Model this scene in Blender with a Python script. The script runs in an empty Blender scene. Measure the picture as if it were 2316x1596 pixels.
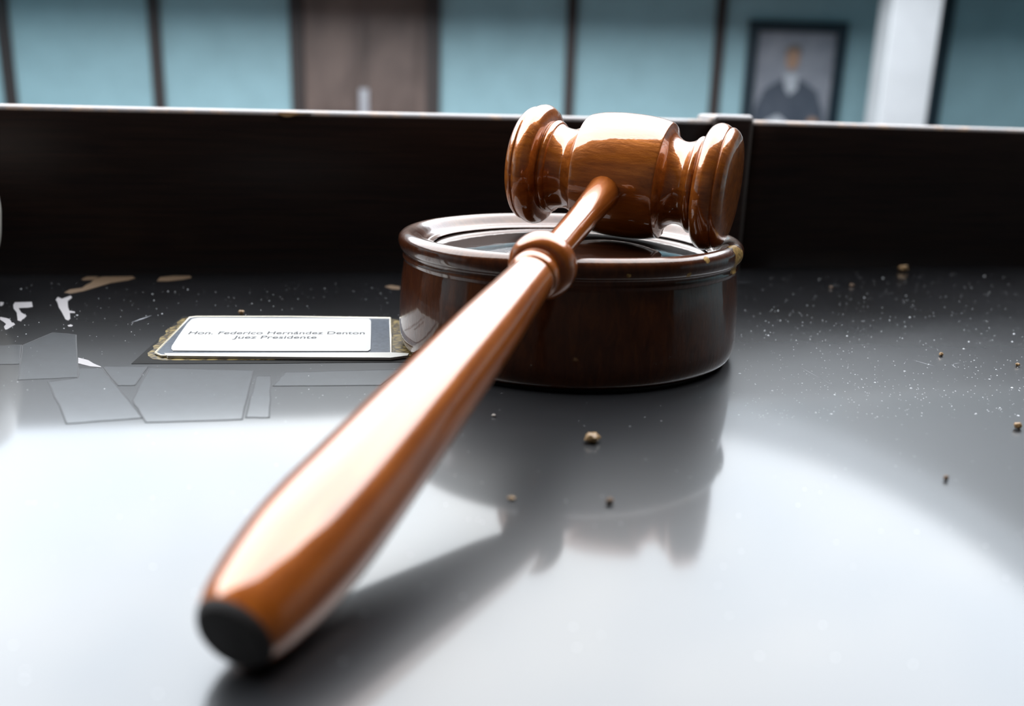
import bpy, bmesh, math, random
from mathutils import Vector, Matrix, noise
random.seed(7)
S = bpy.context.scene
COL = S.collection
MM = 0.001

# ------------------------------------------------------------------ camera
PITCH, ROLL, FPX, CH = .266, .030, 2020.0, 69.1*MM
cd = bpy.data.cameras.new('camera')
cam = bpy.data.objects.new('camera', cd); COL.objects.link(cam)
cd.sensor_width = 36; cd.lens = FPX/2316*36
cd.clip_start = .005; cd.clip_end = 60
cp, sp = math.cos(PITCH), math.sin(PITCH)
fwd = Vector((0, cp, -sp)); rt = Vector((1, 0, 0)); up = Vector((0, sp, cp))
c, s = math.cos(ROLL), math.sin(ROLL)
r2 = rt*c+up*s; u2 = up*c-rt*s
cam.matrix_world = Matrix(((r2.x, u2.x, -fwd.x, 0), (r2.y, u2.y, -fwd.y, 0), (r2.z, u2.z, -fwd.z, CH), (0, 0, 0, 1)))
cd.dof.use_dof = True; cd.dof.focus_distance = .250; cd.dof.aperture_fstop = 10.0
S.camera = cam
# ------------------------------------------------------------------ view + world
S.view_settings.view_transform = 'Standard'; S.view_settings.look = 'None'
S.view_settings.gamma = 1; S.view_settings.use_curve_mapping = False
S.view_settings.exposure = 0.0
w = bpy.data.worlds.new('world'); S.world = w; w.use_nodes = True
w.node_tree.nodes['Background'].inputs[0].default_value = (.55, .65, .8, 1)
w.node_tree.nodes['Background'].inputs[1].default_value = .05
SKY = 10.3            # daylight through the frosted ceiling skylight

# ------------------------------------------------------------------ materials
def nt(name):
    m = bpy.data.materials.new(name); m.use_nodes = True
    t = m.node_tree; return m, t, t.nodes['Principled BSDF']
def setp(b, **k):
    for n, v in k.items():
        n = n.replace('_', ' ')
        b.inputs[n].default_value = v
def col(r, g, b): return (r, g, b, 1)
def plain(name, rgb, rough=.5, coat=0, croughness=.05, metal=0, ior=1.5):
    m, t, b = nt(name)
    setp(b, Base_Color=col(*rgb), Roughness=rough, Metallic=metal, IOR=ior)
    b.inputs['Coat Weight'].default_value = coat; b.inputs['Coat Roughness'].default_value = croughness
    return m
def ramp(t, src, stops):
    n = t.nodes.new('ShaderNodeValToRGB'); e = n.color_ramp.elements
    while len(e) < len(stops): e.new(.5)
    for i, (p, cc) in enumerate(stops): e[i].position = p; e[i].color = col(*cc) if len(cc) == 3 else cc
    t.links.new(src, n.inputs[0]); return n.outputs[0]
def coords(t, scale, kind='Object'):
    tc = t.nodes.new('ShaderNodeTexCoord'); mp = t.nodes.new('ShaderNodeMapping')
    mp.inputs['Scale'].default_value = scale; t.links.new(tc.outputs[kind], mp.inputs[0]); return mp.outputs[0]
def noisetex(t, vec, scale, detail=5, rough=.6, dist=0):
    n = t.nodes.new('ShaderNodeTexNoise'); n.inputs['Scale'].default_value = scale
    n.inputs['Detail'].default_value = detail; n.inputs['Roughness'].default_value = rough; n.inputs['Distortion'].default_value = dist
    t.links.new(vec, n.inputs['Vector']); return n.outputs['Fac']
def bump(t, b, src, strength, dist, also_coat=True):
    n = t.nodes.new('ShaderNodeBump'); n.inputs['Strength'].default_value = strength; n.inputs['Distance'].default_value = dist
    t.links.new(src, n.inputs['Height']); t.links.new(n.outputs[0], b.inputs['Normal'])
    if also_coat: t.links.new(n.outputs[0], b.inputs['Coat Normal'])
def mixc(t, fac, a, b_):
    n = t.nodes.new('ShaderNodeMix'); n.data_type = 'RGBA'
    for sock, v in ((n.inputs[0], fac), (n.inputs[6], a), (n.inputs[7], b_)):
        if hasattr(v, 'links'): t.links.new(v, sock)
        else: sock.default_value = v
    return n.outputs[2]
def math_(t, op, a, b_=0.0, clamp=False):
    n = t.nodes.new('ShaderNodeMath'); n.operation = op; n.use_clamp = clamp
    for i, v in enumerate((a, b_)):
        if hasattr(v, 'links'): t.links.new(v, n.inputs[i])
        else: n.inputs[i].default_value = v
    return n.outputs[0]

def wood(name, lo, mid, hi, grain=(1, 1, .08), chips=(), scale=420, coat_r=.045, base_r=.30, bump_s=.45, worn=None, fine=.35, spec=.5, ci=1.68, metal=.28):
    """lacquered turned wood, grain along local Z; chips = [(centre, radius)] raw spots"""
    m, t, b = nt(name)
    v = coords(t, grain)
    n1 = noisetex(t, v, scale, 6, .65, .6)
    cc = ramp(t, n1, [(.25, lo), (.5, mid), (.78, hi)])
    n2 = noisetex(t, coords(t, (1, 1, 1)), 45, 3, .5)
    dk = ramp(t, n2, [(.3, (.65, .6, .55)), (.6, (1, 1, 1))])
    mu = t.nodes.new('ShaderNodeMix'); mu.data_type = 'RGBA'; mu.blend_type = 'MULTIPLY'; mu.inputs[0].default_value = 1
    t.links.new(cc, mu.inputs[6]); t.links.new(dk, mu.inputs[7]); out = mu.outputs[2]
    raw = (.62, .42, .17, 1)
    coatw = None
    for ctr, rad in chips:
        vd = t.nodes.new('ShaderNodeVectorMath'); vd.operation = 'DISTANCE'
        tc = t.nodes.new('ShaderNodeTexCoord'); t.links.new(tc.outputs['Object'], vd.inputs[0]); vd.inputs[1].default_value = ctr
        nn = noisetex(t, coords(t, (1, 1, 1)), 700, 4, .7)
        dd = math_(t, 'ADD', vd.outputs['Value'], math_(t, 'MULTIPLY', math_(t, 'SUBTRACT', nn, .5), rad*1.3))
        k = math_(t, 'LESS_THAN', dd, rad)
        rawc = ramp(t, noisetex(t, coords(t, (1, 1, 1)), 1500, 3, .6), [(.3, (.09, .045, .012)), (.6, (.36, .22, .075))])
        out = mixc(t, k, out, rawc)
        coatw = k if coatw is None else math_(t, 'MAXIMUM', coatw, k)
    t.links.new(out, b.inputs['Base Color'])
    setp(b, Roughness=base_r, IOR=1.5, Metallic=metal)
    b.inputs['Specular Tint'].default_value = (1, .62, .28, 1)
    b.inputs['Specular IOR Level'].default_value = spec
    b.inputs['Coat Weight'].default_value = 1; b.inputs['Coat Roughness'].default_value = coat_r; b.inputs['Coat IOR'].default_value = ci
    if coatw is not None:
        t.links.new(math_(t, 'SUBTRACT', 1.0, coatw), b.inputs['Coat Weight'])
    bn = noisetex(t, coords(t, (1, 1, .35)), 900, 4, .6)
    nb = t.nodes.new('ShaderNodeBump'); nb.inputs['Strength'].default_value = fine; nb.inputs['Distance'].default_value = .0003
    t.links.new(bn, nb.inputs['Height']); t.links.new(nb.outputs[0], b.inputs['Normal'])
    cn = t.nodes.new('ShaderNodeBump'); cn.inputs['Strength'].default_value = bump_s; cn.inputs['Distance'].default_value = .00012
    t.links.new(noisetex(t, coords(t, (1, 1, .5)), 330, 3, .5), cn.inputs['Height']); t.links.new(cn.outputs[0], b.inputs['Coat Normal'])
    return m

M = {}
M['gavel'] = wood('gavel_wood', (.15, .033, .004), (.33, .085, .010), (.50, .15, .018))
M['handle'] = wood('handle_wood', (.19, .040, .004), (.28, .066, .007), (.37, .10, .012), bump_s=.05, fine=.2)
M['block'] = wood('block_wood', (.022, .0048, .0013), (.045, .010, .0027), (.08, .020, .004), grain=(1, 1, .3),
                  chips=[((.0455, -.0215, .0315), .0047), ((.0330, -.0375, .0335), .0010), ((.0280, -.0415, .0300), .0008), ((.012, -.0492, .0305), .0007)], coat_r=.06, bump_s=.3, spec=.2, ci=1.42, metal=.15)
M['floorplate'] = wood('block_top_wood', (.012, .003, .0015), (.022, .005, .002), (.045, .011, .004), grain=(.12, 1, 1), scale=260, coat_r=.045, bump_s=.22, spec=.1, ci=1.6, base_r=.6, metal=0)
M['dark_end'] = plain('handle_end_dark_shaded', (.010, .007, .006), .7)  # dark wood end face, with its shadow painted into the colour

def m_desk():
    m, t, b = nt('black_laminate')
    setp(b, Base_Color=col(.012, .012, .013), IOR=1.5)
    v = coords(t, (1, 1, 1))
    tc0 = t.nodes.new('ShaderNodeTexCoord'); sx0 = t.nodes.new('ShaderNodeSeparateXYZ'); t.links.new(tc0.outputs['Object'], sx0.inputs[0])
    spots = noisetex(t, v, 30, 4, .6)         # the middle of the top is rubbed duller than the strip along the panel
    mrr = t.nodes.new('ShaderNodeMapRange'); t.links.new(math_(t, 'ADD', sx0.outputs['Y'], math_(t, 'MULTIPLY', spots, .03)), mrr.inputs['Value'])
    mrr.inputs['From Min'].default_value = .345; mrr.inputs['From Max'].default_value = .235; mrr.inputs['To Min'].default_value = .20; mrr.inputs['To Max'].default_value = .35
    r = mrr.outputs[0]
    t.links.new(r, b.inputs['Roughness'])
    b.inputs['Specular IOR Level'].default_value = .5; b.inputs['Coat Weight'].default_value = .84; b.inputs['Coat Roughness'].default_value = .085; b.inputs['Coat IOR'].default_value = 1.5
    # fine wiping scratches, running across the top
    sc = noisetex(t, coords(t, (40, 900, 1)), 3, 4, .7, .3)
    n = t.nodes.new('ShaderNodeBump'); n.inputs['Strength'].default_value = .05; n.inputs['Distance'].default_value = .00006
    t.links.new(sc, n.inputs['Height']); t.links.new(n.outputs[0], b.inputs['Normal'])
    # hazy dust film and smears
    film = noisetex(t, v, 9, 6, .6, .4)
    fc = ramp(t, film, [(.35, (.006, .006, .0065)), (.7, (.012, .012, .013))])
    sp = t.nodes.new('ShaderNodeTexVoronoi'); sp.inputs['Scale'].default_value = 260; t.links.new(v, sp.inputs['Vector'])
    k = math_(t, 'LESS_THAN', sp.outputs['Distance'], .055)
    t.links.new(mixc(t, k, fc, (.16, .16, .16, 1)), b.inputs['Base Color'])
    return m
M['desk'] = m_desk()

def m_panel():
    m, t, b = nt('dark_bench_wood')
    n = noisetex(t, coords(t, (1, 3, 30)), 22, 5, .6, .4)
    t.links.new(ramp(t, n, [(.3, (.010, .004, .0035)), (.7, (.028, .013, .008))]), b.inputs['Base Color'])
    setp(b, Roughness=.45); b.inputs['Specular IOR Level'].default_value = .22
    return m
M['panel'] = m_panel()
def m_edge():  # worn edge, its colour lightened to carry the sky highlight as well
    m, t, b = nt('worn_highlight_edge')
    n = noisetex(t, coords(t, (40, 40, 40)), 3, 4, .6)
    t.links.new(ramp(t, n, [(.48, (.22, .19, .18)), (.66, (.36, .23, .15))]), b.inputs['Base Color'])
    setp(b, Roughness=.38, IOR=1.7)
    return m
M['edge'] = m_edge()

def m_wall(name, rgb):
    m, t, b = nt(name)
    n = noisetex(t, coords(t, (1, 1, 1)), 2.5, 4, .5)
    a = tuple(x*.93 for x in rgb); c_ = tuple(x*1.05 for x in rgb)
    t.links.new(ramp(t, n, [(.3, a), (.7, c_)]), b.inputs['Base Color']); setp(b, Roughness=.7); return m
M['teal'] = m_wall('teal_paint', (.32, .51, .56))
M['white'] = m_wall('white_paint', (.57, .585, .60))
M['ceiling'] = m_wall('ceiling_paint', (.30, .32, .34))
M['floor'] = m_wall('floor_carpet', (.07, .04, .035))
M['darkwall'] = m_wall('dark_wall_panelling', (.035, .025, .02))
M['mullion'] = plain('brown_batten', (.035, .024, .022), .5)
def m_door():
    m, t, b = nt('door_wood')
    n = noisetex(t, coords(t, (1, 1, .35)), 2.2, 5, .6, .5)
    t.links.new(ramp(t, n, [(.3, (.085, .055, .045)), (.5, (.14, .095, .08)), (.72, (.21, .145, .12))]), b.inputs['Base Color']); setp(b, Roughness=.45); return m
M['door'] = m_door()
M['frame'] = plain('frame_blue_black', (.008, .022, .034), .4)
M['steel'] = plain('brushed_steel', (.42, .42, .45), .4)

# ------------------------------------------------------------------ mesh helpers
def tag(o, label=None, cat=None, group=None, kind=None):
    if label: o['label'] = label
    if cat: o['category'] = cat
    if group: o['group'] = group
    if kind: o['kind'] = kind
    return o
def empty(name, loc, label, cat, group=None):
    o = bpy.data.objects.new(name, None); COL.objects.link(o); o.location = loc; o.empty_display_size = .01
    return tag(o, label, cat, group)
def link(name, bm, mat, parent=None, smooth=True, local=True):
    me = bpy.data.meshes.new(name); bmesh.ops.recalc_face_normals(bm, faces=bm.faces); bm.to_mesh(me); bm.free()
    for p in me.polygons: p.use_smooth = smooth
    for mm in (mat if isinstance(mat, (list, tuple)) else [mat]): me.materials.append(mm)
    o = bpy.data.objects.new(name, me); COL.objects.link(o)
    if parent: o.parent = parent
    return o
def bm_box(bm, lo, hi, bevel=0, mi=0):
    vs = [bm.verts.new((x, y, z)) for x in (lo[0], hi[0]) for y in (lo[1], hi[1]) for z in (lo[2], hi[2])]
    f = [bm.faces.new([vs[i] for i in q]) for q in ((0, 1, 3, 2), (4, 6, 7, 5), (0, 4, 5, 1), (2, 3, 7, 6), (0, 2, 6, 4), (1, 5, 7, 3))]
    for x in f: x.material_index = mi
    if bevel:
        bmesh.ops.recalc_face_normals(bm, faces=f)
        es = list({e for x in f for e in x.edges})
        bmesh.ops.bevel(bm, geom=es, offset=bevel, segments=3, affect='EDGES', profile=.5)
    return vs
def box(name, lo, hi, mat, parent=None, bevel=0, smooth=False):
    bm = bmesh.new(); bm_box(bm, lo, hi, bevel); return link(name, bm, mat, parent, smooth)
def spline(pts, sub=6):
    """Catmull-Rom through (r, z) points; a point given as (r, z, 1) is a sharp corner"""
    out = []
    n = len(pts)
    for i in range(n-1):
        p1, p2 = pts[i], pts[i+1]
        p0 = pts[i-1] if i > 0 and len(p1) < 3 else p1
        p3 = pts[i+2] if i+2 < n and len(p2) < 3 else p2
        for k in range(sub):
            t = k/sub
            out.append(tuple(.5*((2*p1[j])+(-p0[j]+p2[j])*t+(2*p0[j]-5*p1[j]+4*p2[j]-p3[j])*t*t+(-p0[j]+3*p1[j]-3*p2[j]+p3[j])*t**3) for j in (0, 1)))
    out.append(pts[-1][:2]); return out
def lathe(pts, seg=128, sub=6, mat_fn=None):
    prof = spline(pts, sub); bm = bmesh.new(); rings = []
    for r, z in prof:
        if r < 1e-6: rings.append([bm.verts.new((0, 0, z*MM))])
        else: rings.append([bm.verts.new((r*MM*math.cos(2*math.pi*i/seg), r*MM*math.sin(2*math.pi*i/seg), z*MM)) for i in range(seg)])
    for a, b_ in zip(rings, rings[1:]):
        for i in range(seg):
            j = (i+1) % seg
            if len(a) == 1 and len(b_) == 1: continue
            q = [a[0], b_[i], b_[j]] if len(a) == 1 else ([a[i], a[j], b_[0]] if len(b_) == 1 else [a[i], a[j], b_[j], b_[i]])
            f = bm.faces.new(q)
            if mat_fn: f.material_index = mat_fn(sum(v.co.z for v in q)/len(q)/MM, f)
    return bm
def jitter(bm, amp, freq, seed=0):
    for v in bm.verts:
        n = noise.noise_vector(v.co*freq+Vector((seed*7.3, seed*3.1, seed)))
        v.co += n*amp
def slab(name, pts, z0, z1, mat, parent=None, ox=0, oy=0):
    """flat polygon (mm, world x y) with real thickness"""
    bm = bmesh.new()
    a = [bm.verts.new(((x-ox)*MM, (y-oy)*MM, z0*MM)) for x, y in pts]; b_ = [bm.verts.new(((x-ox)*MM, (y-oy)*MM, z1*MM)) for x, y in pts]
    bm.faces.new(b_); bm.faces.new(list(reversed(a)))
    n = len(pts)
    for i in range(n): bm.faces.new([a[i], a[(i+1) % n], b_[(i+1) % n], b_[i]])
    return link(name, bm, mat, parent, False)

# ------------------------------------------------------------------ room
FLOOR = -1.05; CEIL = 3.4; YW = 12.0; XL, XR, YB = -9.5, 9.0, -3.0
def struct(o): o['kind'] = 'structure'; return o
struct(box('floor', (XL, YB, FLOOR-.1), (XR, YW, FLOOR), M['floor']))
struct(box('wall_back', (XL, YW, FLOOR), (XR, YW+.2, CEIL+.2), M['teal']))
struct(box('wall_left', (XL-.2, YB, FLOOR), (XL, YW+.2, CEIL+.2), M['teal']))
struct(box('wall_right', (XR, YB, FLOOR), (XR+.2, YW+.2, CEIL+.2), M['teal']))
struct(box('wall_front', (XL, YB-.2, FLOOR), (XR, YB, CEIL+.2), M['darkwall']))
# ceiling with a round opening
SX, SY, SA, SB = -1.7, 5.3, 6.2, 5.8
def sup(a, k=1.0):
    ca, sa = math.cos(a), math.sin(a); q = (abs(ca/SA)**3+abs(sa/SB)**3)**(-1/3)*k
    return SX+q*ca, SY+q*sa
bm = bmesh.new(); N = 96
def rect_hit(a):
    dx, dy = math.cos(a), math.sin(a); k = 1e9
    if dx > 0: k = min(k, (XR+.1-SX)/dx)
    if dx < 0: k = min(k, (XL-.1-SX)/dx)
    if dy > 0: k = min(k, (YW+.1-SY)/dy)
    if dy < 0: k = min(k, (YB-.1-SY)/dy)
    return SX+dx*k, SY+dy*k
angs = sorted([2*math.pi*i/N for i in range(N)]+[math.atan2(y-SY, x-SX) % (2*math.pi) for x in (XL-.1, XR+.1) for y in (YB-.1, YW+.1)])
inner0 = [bm.verts.new((*sup(a), CEIL)) for a in angs]
inner1 = [bm.verts.new((*sup(a), CEIL+.35)) for a in angs]
out0 = [bm.verts.new((*rect_hit(a), CEIL)) for a in angs]; out1 = [bm.verts.new((*rect_hit(a), CEIL+.35)) for a in angs]
n = len(angs)
for i in range(n):
    j = (i+1) % n
    bm.faces.new([inner0[i], inner0[j], out0[j], out0[i]]); bm.faces.new([inner1[i], out1[i], out1[j], inner1[j]])
    bm.faces.new([inner0[i], inner1[i], inner1[j], inner0[j]]); bm.faces.new([out0[i], out0[j], out1[j], out1[i]])
struct(link('ceiling', bm, M['ceiling'], None, False))
# frosted glazing: a shallow dome of lit glass
m, t, b = nt('frosted_skylight_glass')
n1 = noisetex(t, coords(t, (1, 1, 1)), .35, 3, .5)
t.links.new(ramp(t, n1, [(.35, (.72, .79, .87)), (.65, (.97, .99, 1))]), b.inputs['Emission Color'])
tc = t.nodes.new('ShaderNodeTexCoord'); sx = t.nodes.new('ShaderNodeSeparateXYZ'); t.links.new(tc.outputs['Object'], sx.inputs[0])
mr = t.nodes.new('ShaderNodeMapRange'); t.links.new(sx.outputs['Y'], mr.inputs['Value'])     # overcast sky, brighter towards the zenith side
mr.inputs['From Min'].default_value = 1.0; mr.inputs['From Max'].default_value = 10.5; mr.inputs['To Min'].default_value = SKY; mr.inputs['To Max'].default_value = SKY*.45
t.links.new(mr.outputs[0], b.inputs['Emission Strength'])
b.inputs['Base Color'].default_value = (.5, .5, .5, 1); b.inputs['Roughness'].default_value = .6
bm = bmesh.new(); rings = []
for k in range(13):
    rr = 1.015*k/12; z = CEIL+.36+.7*(1-(k/12)**2)
    rings.append([bm.verts.new((SX, SY, z))] if k == 0 else [bm.verts.new((*sup(2*math.pi*i/64, rr), z)) for i in range(64)])
for a, b_ in zip(rings, rings[1:]):
    for i in range(64):
        j = (i+1) % 64
        bm.faces.new([a[0], b_[i], b_[j]] if len(a) == 1 else [a[i], b_[i], b_[j], a[j]])
struct(link('window_1', bm, m, None, True))
bm = bmesh.new(); n = 96                     # white rim moulding round the opening
rg = []
for i in range(n):
    a = 2*math.pi*i/n
    rg.append([bm.verts.new((*sup(a, k), z)) for k, z in ((.985, CEIL-.002), (.985, CEIL-.10), (1.03, CEIL-.10), (1.03, CEIL-.002))])
for i in range(n):
    j = (i+1) % n
    for q in range(4): bm.faces.new([rg[i][q], rg[j][q], rg[j][(q+1) % 4], rg[i][(q+1) % 4]])
struct(link('trim_1', bm, M['white'], None, False))
# unseen soffit, added to shade the top of the back wall
struct(box('trim_2', (XL, YW-2.0, 1.60), (XR, YW, 1.9), M['teal']))

# battens between the wall panels
def batten(n_, x0, x1, proud=.05):
    struct(box('trim_%d' % n_, (x0, YW-proud, FLOOR), (x1, YW, 1.60), M['mullion'], bevel=.006))
batten(3, -6.665, -6.50); batten(4, -4.73, -4.58)
batten(5, .565, .70); batten(6, 2.44, 2.575); batten(11, -8.55, -8.40)
# double door
d = empty('door_1', (-1.97, YW, FLOOR), None, None); struct(d)
X0, X1 = -2.93, -1.03
o = box('door_frame', (X0+1.97, -.09, 0), (X0+1.97+.17, 0, 2.82), M['mullion'], d, .006)
o = box('door_frame', (X1+1.97-.17, -.09, 0), (X1+1.97, 0, 2.82), M['mullion'], d, .006)
lf = []
for a0, a1 in ((X0+2.14, -.004), (.004, X1+1.80)):
    bm = bmesh.new(); bm_box(bm, (a0, -.05, .01), (a1, -.005, 2.82), .003)
    for z0, z1 in ((.15, .95), (1.05, 2.6)):
        bm_box(bm, (a0+.12, -.062, z0), (a1-.12, -.048, z1), .008)
    lf.append(link('door_leaf', bm, M['door'], d, False))
bm = bmesh.new(); bm_box(bm, (-.085, -.10, .75), (.03, -.062, 1.32), .01); bm_box(bm, (-.05, -.065, .8), (-.01, -.045, .86)); bm_box(bm, (-.05, -.065, 1.2), (-.01, -.045, 1.26))
link('door_handle', bm, M['steel'], lf[0], True)

# white pillar, and a dark strip on the wall to its right
p = box('white_pillar', (-.265, -.2, 0), (.265, .2, 1.78-FLOOR+2.0), M['white'], None, .02)
p.location = (4.22, 10.4, FLOOR); p.scale = (1, 1, (CEIL-FLOOR)/(1.78-FLOOR+2.0))
tag(p, 'tall white square pillar standing in front of the teal back wall', 'pillar')
struct(box('trim_7', (5.26, YW-.04, FLOOR), (5.42, YW, 1.60), M['frame'], bevel=.005))

# portrait
px0, px1, pz0, pz1 = 2.86, 4.10, -.42, 1.24
fr = empty('framed_portrait', (3.48, YW-.03, .41), 'framed portrait of a suited person, dark blue frame, beside the white pillar', 'picture')
W, H = (px1-px0)/2, (pz1-pz0)/2
bm = bmesh.new(); fw = .13
for lo, hi in (((-W, -.07, -H), (-W+fw, .03, H)), ((W-fw, -.07, -H), (W, .03, H)), ((-W+fw, -.07, H-fw), (W-fw, .03, H)), ((-W+fw, -.07, -H), (W-fw, .03, -H+fw))):
    bm_box(bm, lo, hi, .008)
link('frame', bm, M['frame'], fr, False)
def m_paint(name, a, b_, sc=3):
    m, t, bb = nt(name); n = noisetex(t, coords(t, (1, 1, 1)), sc, 4, .6)
    t.links.new(ramp(t, n, [(.3, a), (.7, b_)]), bb.inputs['Base Color']); setp(bb, Roughness=.45); return m
cv = box('canvas', (-W+fw, -.02, -H+fw), (W-fw, .02, H-fw), m_paint('canvas_grey', (.19, .21, .25), (.32, .33, .37)), fr)
def poly(name, pts, y, mat, par):
    bm = bmesh.new(); f = bm.faces.new([bm.verts.new((x, y, z)) for x, z in pts])
    r = bmesh.ops.extrude_face_region(bm, geom=[f]); bmesh.ops.translate(bm, verts=[v for v in r['geom'] if isinstance(v, bmesh.types.BMVert)], vec=(0, .003, 0))
    return link(name, bm, mat, par, False)
ell = lambda cx, cz, a, b_: [(cx+a*math.cos(2*math.pi*i/24), cz+b_*math.sin(2*math.pi*i/24)) for i in range(24)]
suit = m_paint('painted_suit', (.045, .06, .085), (.085, .10, .13))
skin = m_paint('painted_skin', (.34, .2, .13), (.46, .29, .2)); shirt = m_paint('painted_shirt', (.4, .43, .48), (.55, .58, .62))
poly('painted_suit', [(-.47, -.68), (-.46, -.25), (-.36, .0), (-.16, .12), (-.02, .17), (.12, .12), (.32, .0), (.42, -.25), (.47, -.68)], -.0235, suit, cv)
poly('painted_shirt', [(-.12, .20), (.06, .20), (.06, .02), (-.03, -.06), (-.10, .04)], -.0268, shirt, cv)
poly('painted_face', ell(-.03, .38, .085, .135), -.0302, skin, cv)
poly('painted_hair', [(-.13, .42), (-.12, .52), (-.03, .56), (.06, .53), (.07, .42), (.03, .49), (-.08, .49)], -.0335, m_paint('painted_hair', (.12, .1, .09), (.2, .18, .16)), cv)
poly('painted_paper', [(-.30, -.62), (-.32, -.40), (-.15, -.31), (-.03, -.40), (-.03, -.62)], -.0268, shirt, cv)
poly('painted_hand', ell(.05, -.49, .11, .07), -.0302, skin, cv)
poly('painted_hand', ell(.30, -.42, .07, .09), -.0302, skin, cv)

# ------------------------------------------------------------------ judge's bench
FL = Vector((-203.5, 347.6)); FR = Vector((258.0, 450.2)); fd = (FR-FL).normalized(); fn = Vector((-fd.y, fd.x))
bench = empty('judge_bench', (0, 0, FLOOR), 'dark wood bench with worn black top and a raised dark panel along its back', 'desk')
def bpart(name, bm, mat, smooth=False):
    for v in bm.verts: v.co.z -= FLOOR
    return link(name, bm, mat, bench, smooth)
A = FL-fd*330; B_ = FR+fd*330
bm = bmesh.new()                        # desktop
th = 25
corners = [(A.x, -420), (B_.x, -420), tuple(B_+fn*5), tuple(A+fn*5)]
lo = [bm.verts.new((x*MM, y*MM, -th*MM)) for x, y in corners]; hi = [bm.verts.new((x*MM, y*MM, 0)) for x, y in corners]
bm.faces.new(hi); bm.faces.new(lo[::-1])
for i in range(4): bm.faces.new([lo[i], lo[(i+1) % 4], hi[(i+1) % 4], hi[i]])
top = bpart('desktop', bm, M['desk'])
def fascia(name, s0, s1, z0, z1, thick, front=0, mats=None, bev=2.0, name_seg=24, zb=-th):
    """upright panel along the back line; s in mm from FL"""
    bm = bmesh.new(); prof = []
    r = bev
    for k in range(6): a = math.pi/2*k/5; prof.append((r-r*math.cos(a), -r+r*math.sin(a)))
    prof += [(thick-r+r*math.sin(math.pi/2*k/5), -r+r*math.cos(math.pi/2*k/5)) for k in range(6)]
    rings = []
    for q in range(name_seg+1):
        u = q/name_seg; sdist = s0+(s1-s0)*u; zt = z0+(z1-z0)*u
        wob = .12*noise.noise(Vector((sdist*.08, 3, 0)))
        row = []
        for (d_, z) in [(0, zb)]+[(0, None)]+[(p_[0], p_[1]) for p_ in prof]+[(thick, zb)]:
            P = FL+fd*sdist+fn*(d_-front)
            zz = zb if z == zb else (zt-r-3 if z is None else zt+z+wob)
            row.append(bm.verts.new((P.x*MM, P.y*MM, zz*MM)))
        rings.append(row)
    m_ = len(rings[0])
    for a, b2 in zip(rings, rings[1:]):
        for i in range(m_-1):
            f = bm.faces.new([a[i], b2[i], b2[i+1], a[i+1]])
            f.material_index = 1 if 2 <= i <= 12 else 0
        bm.faces.new([a[-1], b2[-1], b2[0], a[0]])
    bm.faces.new(rings[0][::-1]); bm.faces.new(rings[-1])
    return bpart(name, bm, [M['panel'], M['edge']], True)
LEN = (FR-FL).length
S_post0 = (Vector((86.5, 412))-FL).dot(fd); S_post1 = (Vector((105.2, 416.5))-FL).dot(fd)
fascia('back_panel', -330, S_post0+1, 63.2, 67.4, 17)
fascia('back_panel', S_post1-1, LEN+330, 67.6, 66.6, 17, front=-1.5)
bm = bmesh.new(); bm_box(bm, (S_post0*MM, -2.2*MM, -th*MM), (S_post1*MM, 20*MM, 69.7*MM), 2.2*MM)
bm.normal_update()
for f in bm.faces: f.material_index = 1 if f.normal.z > .25 else (2 if max(abs(f.normal.x), abs(f.normal.y), abs(f.normal.z)) < .999 else 0)
bmesh.ops.transform(bm, verts=bm.verts, matrix=Matrix(((fd.x, fn.x, 0, FL.x*MM), (fd.y, fn.y, 0, FL.y*MM), (0, 0, 1, 0), (0, 0, 0, 1))))
bpart('panel_post', bm, [M['panel'], M['edge'], plain('rubbed_arris', (.035, .02, .013), .5)], True)
bm = bmesh.new()                        # body of the bench below the top
for lo_, hi_ in [(((A.x+30)*MM, -.38, FLOOR), ((B_.x-30)*MM, -.36, -th*MM)), (((A.x+30)*MM, -.359, FLOOR), ((A.x+50)*MM, .25, -th*MM)), (((B_.x-50)*MM, -.359, FLOOR), ((B_.x-30)*MM, .45, -th*MM))]:
    bm_box(bm, lo_, hi_)
bpart('bench_body', bm, M['panel'])
# raw chip on the edge of the back panel
raw = plain('raw_wood', (.50, .30, .13), .6)
def chip(s0, s1, zc, h, name='raw_edge_chip'):
    bm = bmesh.new(); n = 9; a = []; b2 = []
    for i in range(n):
        u = i/(n-1); sd = s0+(s1-s0)*u; P = FL+fd*sd-fn*.25; Q = FL+fd*sd+fn*1.0
        hh = h*math.sin(math.pi*min(1, u*1.6+.05))**.6 if u*1.6 < .95 else h*(1-u)*.8+.1
        zt = 63.2+(67.4-63.2)*(sd+330)/(S_post0+331)-.9
        a.append((bm.verts.new((P.x*MM, P.y*MM, (zt)*MM)), bm.verts.new((P.x*MM, P.y*MM, (zt-hh)*MM))))
        b2.append((bm.verts.new((Q.x*MM, Q.y*MM, (zt)*MM)), bm.verts.new((Q.x*MM, Q.y*MM, (zt-hh)*MM))))
    for i in range(n-1):
        bm.faces.new([a[i][0], a[i+1][0], a[i+1][1], a[i][1]]); bm.faces.new([b2[i][0], b2[i][1], b2[i+1][1], b2[i+1][0]])
        bm.faces.new([a[i][0], b2[i][0], b2[i+1][0], a[i+1][0]]); bm.faces.new([a[i][1], a[i+1][1], b2[i+1][1], b2[i][1]])
    o = bpart(name, bm, raw); o['label'] = 'bare wood chip in the panel edge'; return o
sc = (Vector((-97, 371.4))-FL).dot(fd)
chip(sc, sc+13, 0, 1.7); 

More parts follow.
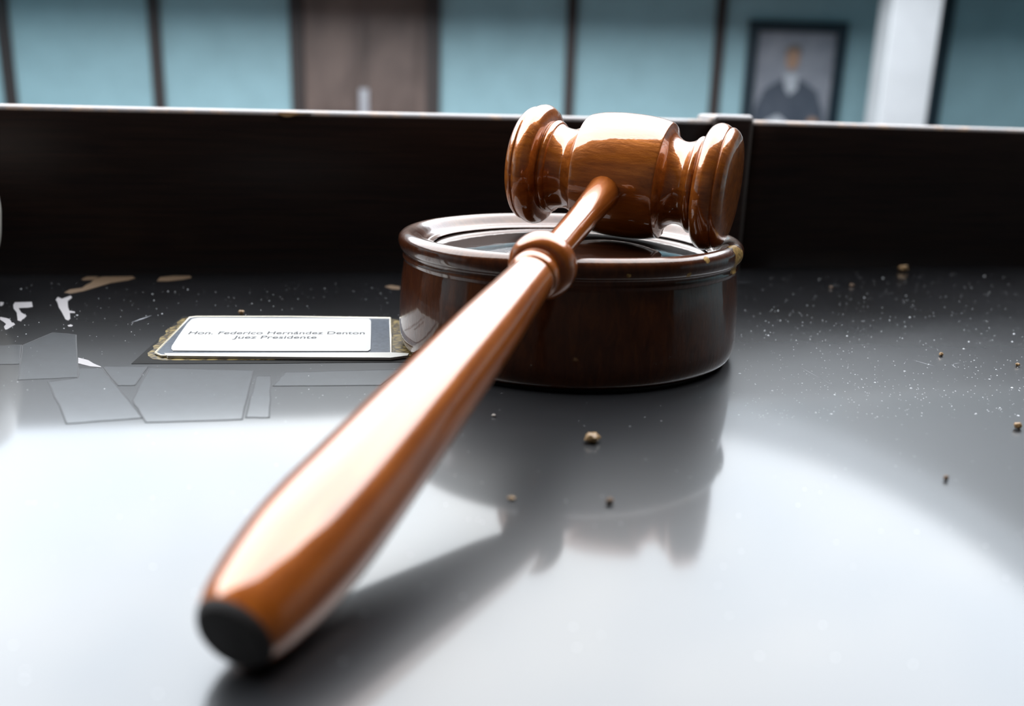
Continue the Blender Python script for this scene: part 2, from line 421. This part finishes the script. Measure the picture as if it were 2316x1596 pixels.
# px -> desk points were measured once from the photograph's perspective; the numbers below are mm on the desk
def P(px, py, z=0.0):
    d_ = fwd+r2*((px-1158)/FPX)-u2*((py-798)/FPX); k = (z*MM-CH)/d_.z
    return (d_.x*k/MM, d_.y*k/MM)
whitep = plain('peeled_white_ground', (.19, .175, .175), .6)
tanp = plain('bare_tan_ground', (.075, .042, .018), .6)
def worn(pix, mat, lab, name='worn_patch'):
    pts = [P(*q) for q in pix]
    bm = bmesh.new()
    a = [bm.verts.new((x*MM, y*MM, -.05*MM)) for x, y in pts]; b2 = [bm.verts.new((x*MM, y*MM, .10*MM)) for x, y in pts]; n = len(pts)
    bm.faces.new(b2); bm.faces.new(a[::-1])
    for i in range(n): bm.faces.new([a[i], a[(i+1) % n], b2[(i+1) % n], b2[i]])
    o = bpart(name, bm, mat); o['label'] = lab; return o
worn([(126, 678), (131, 672), (140, 676), (160, 669), (163, 673), (153, 681), (154, 695), (157, 703), (169, 705), (170, 708), (158, 708), (159, 721), (154, 725), (148, 722), (141, 708), (133, 695), (130, 684)], whitep, 'white peeled spot')
worn([(30, 690), (34, 684), (72, 683), (74, 694), (62, 696), (42, 697), (48, 707), (60, 714), (55, 720), (50, 723), (47, 727), (40, 725), (38, 707), (31, 698)], whitep, 'white peeled spot')
worn([(0, 717), (12, 719), (22, 722), (27, 730), (31, 730), (34, 734), (28, 738), (16, 745), (12, 746), (9, 739), (14, 733), (8, 728), (0, 723)], whitep, 'white peeled spot')
worn([(0, 683), (7, 684), (8, 688), (3, 692), (0, 692)], whitep, 'white peeled spot')
worn([(153, 736), (160, 734), (165, 736), (162, 739), (155, 739)], whitep, 'white peeled fleck')
worn([(177, 809), (200, 815), (213, 823), (228, 829), (229, 831), (205, 829), (177, 822)], whitep, 'white peeled strip')
worn([(145, 662), (158, 655), (186, 651), (196, 644), (205, 640), (214, 630), (232, 626), (300, 625), (306, 629), (290, 634), (250, 640), (200, 655), (186, 659), (160, 664)], tanp, 'bare tan streak')
worn([(355, 636), (362, 627), (392, 624), (430, 624), (433, 628), (415, 632), (380, 636)], tanp, 'bare tan streak')
worn([(184, 632), (196, 626), (222, 625), (208, 633), (190, 634)], tanp, 'bare tan streak')
worn([(870, 648), (884, 645), (904, 648), (904, 655), (886, 654)], tanp, 'bare tan streak')
# hairline scratches
scr = plain('scratch_grey', (.15, .15, .16), .4)
def scratch(a, b2, wd=.22):
    p0 = Vector(P(*a)); p1 = Vector(P(*b2)); n_ = (p1-p0).normalized(); n_ = Vector((-n_.y, n_.x))*wd/2
    pts = [p0, (p0+p1)/2+n_, p1, (p0+p1)/2-n_]
    bm = bmesh.new(); A0 = [bm.verts.new((q.x*MM, q.y*MM, -.02*MM)) for q in pts]; B0 = [bm.verts.new((q.x*MM, q.y*MM, .03*MM)) for q in pts]
    bm.faces.new(B0); bm.faces.new(A0[::-1])
    for i in range(4): bm.faces.new([A0[i], A0[(i+1) % 4], B0[(i+1) % 4], B0[i]])
    o = bpart('scratch', bm, scr); return o
scratch((295, 730), (343, 713), .9); scratch((2064, 814), (2115, 828), .35); scratch((1808, 829), (1858, 857), .15); scratch((1858, 857), (1888, 874), .1)
scratch((2155, 822), (2170, 821), .3); scratch((2152, 824), (2163, 832), .3); scratch((1640, 640), (1700, 637), .2)

# ------------------------------------------------------------------ clear tape left of the name card
def m_tape():
    m, t, b = nt('old_clear_tape')
    n = noisetex(t, coords(t, (1, 1, 1)), 240, 5, .7)
    t.links.new(ramp(t, n, [(.3, (.008, .009, .010)), (.7, (.018, .020, .023))]), b.inputs['Base Color'])
    setp(b, Roughness=.37, IOR=1.5); b.inputs['Specular IOR Level'].default_value = .5; b.inputs['Coat Weight'].default_value = .65; b.inputs['Coat Roughness'].default_value = .13
    return m
M['tape'] = m_tape(); M['tape_edge'] = plain('tape_grime', (.006, .006, .007), .7)
def tape(pix, lab, k):
    raw_ = [P(*q) for q in pix]; pts = []
    for i in range(len(raw_)):
        a_, b_2 = Vector(raw_[i]), Vector(raw_[(i+1) % len(raw_)])
        for q in range(5):
            v_ = a_.lerp(b_2, q/5); w_ = noise.noise_vector(Vector((v_.x*.9, v_.y*.9, k)))*(.35 if q else 0); pts.append((v_.x+w_.x, v_.y+w_.y))
    cx = sum(p_[0] for p_ in pts)/len(pts); cy = sum(p_[1] for p_ in pts)/len(pts)
    o = slab('tape_strip', pts, .005, .05+.004*k, M['tape'], None, cx, cy); o.location = (cx*MM, cy*MM, 0)
    tag(o, lab, 'tape', 'old tape strips on the desk')
    bm = bmesh.new(); n = len(pts)
    for i in range(n):
        a = Vector(pts[i]); b2 = Vector(pts[(i+1) % n]); e = (b2-a).normalized(); nn = Vector((-e.y, e.x))*.16
        a = a-Vector((cx, cy)); b2 = b2-Vector((cx, cy))
        vs = [bm.verts.new((q.x*MM, q.y*MM, z*MM)) for z in (.0, .075+.004*k) for q in (a-nn, b2-nn, b2+nn, a+nn)]
        for qf in ((0, 1, 2, 3), (4, 5, 6, 7), (0, 1, 5, 4), (1, 2, 6, 5), (2, 3, 7, 6), (3, 0, 4, 7)): bm.faces.new([vs[j] for j in qf])
    e = link('grimy_edge', bm, M['tape_edge'], o, False); e['label'] = 'dark grimy edge'
tape([(51, 781), (120, 752), (172, 757), (176, 853), (41, 859)], 'square of old tape left of the name card, below the white peeled spot', 0)
tape([(-40, 783), (48, 780), (43, 823), (-40, 825)], 'narrow old tape piece at the left edge of the desk', 1)
tape([(109, 863), (175, 855), (180, 833), (231, 832), (270, 880), (322, 945), (150, 958)], 'wide old tape piece just in front of the white peeled strip', 2)
tape([(234, 829), (333, 829), (305, 871), (268, 872)], 'tapering old tape scrap below the left corner of the name card', 3)
tape([(338, 832), (572, 838), (548, 948), (330, 955), (300, 905)], 'broad old tape sheet in front of the name card', 4)
tape([(580, 851), (612, 850), (609, 944), (556, 944)], 'slim upright old tape strip in front of the name card centre', 5)
tape([(618, 873), (645, 842), (905, 836), (860, 871)], 'long old tape strip between name card and gavel handle', 6)

# ------------------------------------------------------------------ name card
def rr(cx, cy, w_, h_, r_, n=6):
    out = []
    for sx, sy, a0 in ((1, 1, 0), (-1, 1, 90), (-1, -1, 180), (1, -1, 270)):
        for k in range(n+1):
            a = math.radians(a0+90*k/n); out.append((cx+sx*(w_/2-r_)+r_*math.cos(a), cy+sy*(h_/2-r_)+r_*math.sin(a)))
    return out
ccx, ccy, cang = -67.5, 263.5, math.radians(7.6)
card = empty('name_card', (ccx*MM, ccy*MM, 0), 'white name card in a gold-bordered black holder lying left of the sound block', 'name card')
card.rotation_euler = (0, 0, cang)
def cslab(name, pts, z0, z1, mat, par=card): return slab(name, pts, z0, z1, mat, par)
def loc(px, py):
    v = Vector(P(px, py))-Vector((ccx, ccy)); ca, sa = math.cos(-cang), math.sin(-cang)
    return (v.x*ca-v.y*sa, v.x*sa+v.y*ca)
blk = [loc(297, 823), loc(600, 822), loc(930, 819), loc(990, 740), loc(900, 721), loc(650, 717), loc(414, 716), loc(404, 724), loc(396, 730), loc(385, 741), loc(350, 775)]
cb = plain('card_black', (.006, .0055, .005), .6)
cb.node_tree.nodes['Principled BSDF'].inputs['Specular IOR Level'].default_value = .06
cslab('backing_sheet', blk, 0, .12, cb)
m, t, b = nt('gold_scroll')
wv = t.nodes.new('ShaderNodeTexVoronoi'); wv.feature = 'DISTANCE_TO_EDGE'; wv.inputs['Scale'].default_value = 420; t.links.new(coords(t, (1, 1, 1)), wv.inputs['Vector'])
t.links.new(ramp(t, wv.outputs['Distance'], [(.03, (.02, .012, .003)), (.16, (.13, .09, .025)), (.5, (.20, .15, .06))]), b.inputs['Base Color'])
setp(b, Roughness=.35, Metallic=.0); gold = m
gp = [loc(335, 806), loc(345, 813), loc(372, 816), loc(600, 815), loc(925, 812), loc(980, 745), loc(890, 723), loc(650, 720), loc(425, 719), loc(412, 722), loc(400, 730), loc(402, 735), loc(384, 742), loc(374, 749), loc(376, 756), loc(362, 764), loc(358, 776), loc(346, 784), loc(348, 790), loc(334, 799)]
cslab('gold_border', gp, .12, .20, gold)
m, t, b = nt('grey_plastic_window')
n_ = noisetex(t, coords(t, (1, 1, 1)), 900, 3, .6)
t.links.new(ramp(t, n_, [(.35, (.04, .045, .055)), (.65, (.07, .08, .095))]), b.inputs['Base Color']); setp(b, Roughness=.3)
hold = [loc(352, 803), loc(366, 809), loc(600, 809), loc(884, 807), loc(883, 724), loc(650, 721), loc(445, 721), loc(428, 723)]
ho = cslab('plastic_holder', hold, .20, .75, m)
# bright rolled lip around the holder
lipm = plain('clear_plastic_lip', (.62, .55, .42), .15, 1, .05)
def tube(pts, rad, closed=True, seg=8):
    bm = bmesh.new(); n = len(pts); rings = []
    for i in range(n):
        a = Vector(pts[i-1] if closed or i > 0 else pts[i]); b2 = Vector(pts[(i+1) % n] if closed or i < n-1 else pts[i]); t_ = (b2-a).normalized()
        u = t_.cross(Vector((0, 0, 1))).normalized(); v = u.cross(t_)
        rings.append([bm.verts.new((Vector(pts[i])+(u*math.cos(2*math.pi*k/seg)+v*math.sin(2*math.pi*k/seg))*rad)*MM) for k in range(seg)])
    for i in range(n if closed else n-1):
        a, b2 = rings[i], rings[(i+1) % n]
        for k in range(seg): bm.faces.new([a[k], a[(k+1) % seg], b2[(k+1) % seg], b2[k]])
    if not closed: bm.faces.new(rings[0][::-1]); bm.faces.new(rings[-1])
    return bm
link('holder_lip', tube([(x, y, .62) for x, y in hold], .38), lipm, card, True)
fl = [loc(372, 806), loc(600, 805), loc(884, 804), loc(925, 806), loc(922, 811), loc(884, 816), loc(700, 815), loc(600, 814), loc(380, 812)]
cslab('front_flap', fl, .30, 1.0, plain('flap_white', (.42, .40, .36), .3, .3, .1))
wc = [loc(x, y) for x, y in ((392, 800), (600, 801), (832, 801), (838, 797), (839, 760), (839, 732), (834, 727), (650, 726), (448, 725), (434, 728), (424, 738), (405, 765), (389, 790), (388, 796))]
wcard = cslab('white_card', wc, .75, 1.0, plain('card_white', (.30, .295, .285), .6))
def text(body, size, x, y, par, mat, sx=1.0):
    cu = bpy.data.curves.new('lettering', 'FONT'); cu.body = body; cu.size = size*MM; cu.align_x = 'CENTER'; cu.align_y = 'CENTER'; cu.extrude = .00002; cu.offset = .00005
    tmp = bpy.data.objects.new('tmp_text', cu); COL.objects.link(tmp)
    bpy.context.view_layer.update()
    me = bpy.data.meshes.new_from_object(tmp.evaluated_get(bpy.context.evaluated_depsgraph_get()))
    bpy.data.objects.remove(tmp); me.materials.clear(); me.materials.append(mat)
    o = bpy.data.objects.new('lettering', me); COL.objects.link(o); o.parent = par; o.location = (x*MM, y*MM, 1.02*MM); o.scale = (sx, 1, 1)
    return o
ink = plain('grey_ink', (.022, .018, .018), .8)
l0 = loc(428, 760); l1 = loc(825, 760); m2a = loc(530, 770); m2b = loc(718, 770)
t1 = text('Hon. Federico Hern\u00e1ndez Denton', 5.0, (l0[0]+l1[0])/2, (l0[1]+l1[1])/2, wcard, ink)
t2 = text('Juez Presidente', 5.0, (m2a[0]+m2b[0])/2, (m2a[1]+m2b[1])/2, wcard, ink)
for o_, a, b2 in ((t1, l0, l1), (t2, m2a, m2b)):
    o_.scale.x = (b2[0]-a[0])*MM/o_.dimensions.x*o_.scale.x
    o_.rotation_euler.z = math.atan2(b2[1]-a[1], b2[0]-a[0])

# ------------------------------------------------------------------ sound block
BX, BY = 16.1, 265.0
blkobj = empty('sound_block', (BX*MM, BY*MM, 0), 'round dark brown wooden sound block with chipped rim under the gavel head', 'sound block')
prof = [(0, .6), (42, .6), (45.2, .6, 1), (45.4, .25), (46.6, .35), (48.6, 2.0), (50.0, 5.5), (50.3, 10), (49.9, 18), (49.1, 24.5), (48.9, 26.3, 1), (49.3, 27.3, 1), (49.0, 28.2), (49.2, 29.0), (50.0, 29.9), (50.5, 31.4), (50.3, 33.0), (49.2, 34.2), (47.6, 34.6), (45.6, 33.9), (43.6, 32.0), (42.6, 31.5, 1), (42.2, 31.2, 1), (41.6, 31.2), (40.9, 31.0), (40.4, 30.8, 1), (40.3, 30.6)]
bm = lathe([(0, .8), (46.0, .8, 1), (46.2, .35), (47.4, .5), (49.2, 1.8), (50.2, 5)]+prof[7:], 192, 6); jitter(bm, .00012, 60, 1)
for v in bm.verts:          # the bite out of the rim
    for ctr, rad in ((Vector((.0465, -.0220, .0325)), .0046),):
        dd = (v.co-ctr).length
        if dd < rad: v.co -= Vector((v.co.x, v.co.y, .01)).normalized()*(rad-dd)*.28
link('turned_body', bm, M['block'], blkobj)
bm = lathe([(0, 33.3, 1), (10, 33.1), (20, 32.5), (30, 31.5), (36, 30.75), (40.2, 30.15, 1), (40.4, 29.9, 1), (40.4, 29, 1), (0, 29)], 128, 5)
link('striking_plate', bm, M['floorplate'], blkobj)
fp = bpy.data.meshes

# ------------------------------------------------------------------ gavel
Hc = Vector((29.2, 264.4, 51.4)); phi, tau = -.405, -.072
ax = Vector((math.cos(phi)*math.cos(tau), math.sin(phi)*math.cos(tau), math.sin(tau)))
Bp = Vector((-30.4, 103.6, 8.15)); hd = (Bp-Hc).normalized()
hperp = (ax-hd*ax.dot(hd)).normalized(); ax = (ax*.8+hperp*.2).normalized()
def orient(zdir, xh=Vector((0, 0, 1))):
    z = zdir.normalized(); x = (xh-z*xh.dot(z)).normalized(); y = z.cross(x)
    return Matrix(((x.x, y.x, z.x, 0), (x.y, y.y, z.y, 0), (x.z, y.z, z.z, 0), (0, 0, 0, 1)))
gav = empty('gavel', (Bp.x*MM, Bp.y*MM, 0), 'glossy amber-brown wooden gavel, head on the round block, handle end on the desk', 'gavel')
half = [(17.3, 0), (17.2, 5), (16.8, 9.5), (16.1, 13.0), (15.7, 13.8, 1), (14.4, 14.3, 1), (13.0, 15.1), (11.7, 16.8), (11.3, 18.6), (11.6, 20.4), (12.3, 21.9, 1), (12.7, 22.1), (13.2, 22.9), (13.1, 23.8), (12.7, 24.3, 1), (14.4, 24.7), (16.2, 25.7), (17.1, 27.3), (17.2, 28.6), (16.9, 29.9), (16.4, 30.8, 1), (16.1, 31.1, 1), (16.35, 31.5, 1), (16.1, 32.3), (15.2, 33.4), (13.4, 34.3), (9, 35.0), (0, 35.4)]
neg = [((p_[0], -p_[1]) if len(p_) < 3 else (p_[0], -p_[1], 1)) for p_ in half[:0:-1]]
neg = [((q[0], q[1]+(1.4 if q[1] > -16 else (.7 if q[1] > -19 else 0)))+tuple(q[2:])) for q in neg]
bm = lathe(neg+half, 160, 6); jitter(bm, .00010, 80, 2)
head = link('head', bm, M['gavel'], gav)
head.matrix_world = Matrix.Translation((Hc+Vector((1.8, .6, .0)))*MM) @ orient(ax) @ Matrix.Diagonal((1.025, 1.025, .928, 1))
head.matrix_parent_inverse = Matrix.Translation((-Bp.x*MM, -Bp.y*MM, 0))
hp = [(0, 11), (4.9, 11.0), (4.8, 16), (4.45, 22), (3.95, 35), (3.7, 50), (3.75, 60), (4.4, 63.3), (5.6, 64.4, 1), (7.0, 64.9), (7.9, 66.5), (8.05, 68.0), (7.8, 69.6), (6.8, 71.0), (5.6, 71.4, 1), (5.5, 72), (5.9, 73.5), (5.8, 75.0), (5.3, 75.8, 1), (5.35, 77), (5.75, 85), (6.6, 100), (7.3, 120), (8.0, 140), (8.5, 155), (8.7, 163), (8.5, 170), (7.9, 175.5), (7.2, 179.6), (6.4, 182.8), (5.4, 184.9), (4.7, 185.7, 1), (0, 186.0)]
bm = lathe(hp, 128, 6, lambda z, f: 1 if z > 184.7 else 0); jitter(bm, .00008, 50, 3)
hnd = link('handle', bm, [M['handle'], M['dark_end']], gav)
hnd.matrix_world = Matrix.Translation(Hc*MM) @ orient(hd)
hnd.matrix_parent_inverse = Matrix.Translation((-Bp.x*MM, -Bp.y*MM, 0))

# ------------------------------------------------------------------ pale round vessel at the left edge of the frame
cx_, cy_ = -207.9, 301.0
cup = empty('pale_cup', (cx_*MM, cy_*MM, 0), 'pale rounded cup cut off by the left edge, in front of the back panel', 'cup')
bm = lathe([(0, .6), (17, .35), (19, .9), (19.5, 3), (24, 8), (28.4, 17), (30, 27), (30.2, 33), (29.2, 41), (27, 49), (26.2, 52), (25.6, 52.6), (25, 51.8), (26, 46), (28.3, 38), (28.9, 30), (28, 20), (22, 9), (0, 5)], 96, 5)
link('bowl', bm, plain('pale_glaze', (.42, .39, .35), .3, .5, .1), cup)

# ------------------------------------------------------------------ crumbs
crumb_m = m_paint('crumb_tan', (.15, .08, .028), (.30, .18, .075), 900)
crumb_d = m_paint('crumb_brown', (.06, .03, .012), (.15, .075, .03), 900)
def crumb(px, py, w_, d_, h_, lab, mat, rot=0, seed=0):
    x, y = P(px, py); bm = bmesh.new(); bmesh.ops.create_icosphere(bm, subdivisions=3, radius=1)
    for v in bm.verts:
        n_ = noise.noise(v.co*1.6+Vector((seed*5, 1, 2)))*.45+noise.noise(v.co*4+Vector((seed, 4, 2)))*.2
        v.co *= 1+n_
        v.co = Vector((v.co.x*w_/2, v.co.y*d_/2, v.co.z*h_/2))*MM
    zm = min(v.co.z for v in bm.verts)
    for v in bm.verts: v.co.z -= zm
    o = link('crumb', bm, mat); o.location = (x*MM, y*MM, 0); o.rotation_euler.z = rot
    return tag(o, lab, 'crumb', 'crumbs scattered on the desk')
crumb(1338, 1000, 3.4, 2.6, 2.0, 'largest tan crumb, lying on the desk in front of the sound block', crumb_m, .3, 1)
crumb(1193, 876, 3.6, 2.0, 2.6, 'ragged brown crumb at the front foot of the sound block', crumb_m, -.5, 2)
crumb(1378, 1140, 1.3, 1.2, 1.3, 'small brown crumb in front of the largest tan crumb', crumb_d, 0, 3)
crumb(2139, 1086, 1.0, 1.0, 1.0, 'lone dark crumb on the bright part of the desk at right', crumb_d, 0, 4)
crumb(2301, 970, 1.9, 1.6, 1.6, 'round tan crumb near the right edge of the picture', crumb_m, .6, 5)
crumb(2042, 614, 4.6, 3, 2.8, 'tan crumb against the foot of the back panel at right', crumb_m, 0, 6)
crumb(2128, 805, 1.3, 1.2, 1.1, 'tiny tan crumb in the middle of the desk at right', crumb_m, 0, 7)
crumb(546, 711, 1.7, 1.4, 1.5, 'tiny tan crumb just behind the name card', crumb_m, 0, 8)
crumb(1117, 942, .8, .8, .6, 'tiny pale crumb right beside the gavel handle', plain('crumb_pale', (.35, .3, .26), .7), 0, 9)
crumb(1157, 1128, 1.3, 1.3, .5, 'flat tan flake between handle and small brown crumb', crumb_m, .8, 10)
crumb(1926, 648, 1.8, 1.5, 1.2, 'small tan crumb left of the two behind the block at right', crumb_d, .2, 11)
crumb(1880, 652, 1.5, 1.3, .9, 'small dark crumb nearest the block behind at right', crumb_d, .9, 12)
crumb(2301, 828, 1.3, 1.2, .9, 'tiny tan crumb near the right edge, behind the round one', crumb_m, .9, 13)

# ------------------------------------------------------------------ dust
bm = bmesh.new()
for i in range(1500):
    if i % 3:
        px, py = random.uniform(1670, 2500), 615+abs(random.gauss(0, 1))*0+random.random()**.8*330
    else:
        px, py = random.uniform(-60, 1200), random.uniform(640, 900)
    x, y = P(px, py)
    if (x-BX)**2+(y-BY)**2 < 53**2: continue
    if -112 < x < -28 and 228 < y < 292: continue
    r_ = random.uniform(.07, .2)*(2.0 if random.random() < .08 else 1); hgt = r_*random.uniform(.3, .8); a0 = random.random()*6
    ring = [bm.verts.new(((x+r_*random.uniform(.6, 1.3)*math.cos(a0+k*math.pi/2.5))*MM, (y+r_*random.uniform(.6, 1.3)*math.sin(a0+k*math.pi/2.5))*MM, 0)) for k in range(5)]
    tp = bm.verts.new((x*MM, y*MM, hgt*MM))
    for k in range(5): bm.faces.new([ring[k], ring[(k+1) % 5], tp])
    bm.faces.new(ring[::-1])
du = link('dust', bm, plain('dust_grey', (.4, .4, .4), .7), None, False)
tag(du, 'fine pale dust specks sprinkled over the black desk top', 'dust', kind='stuff')
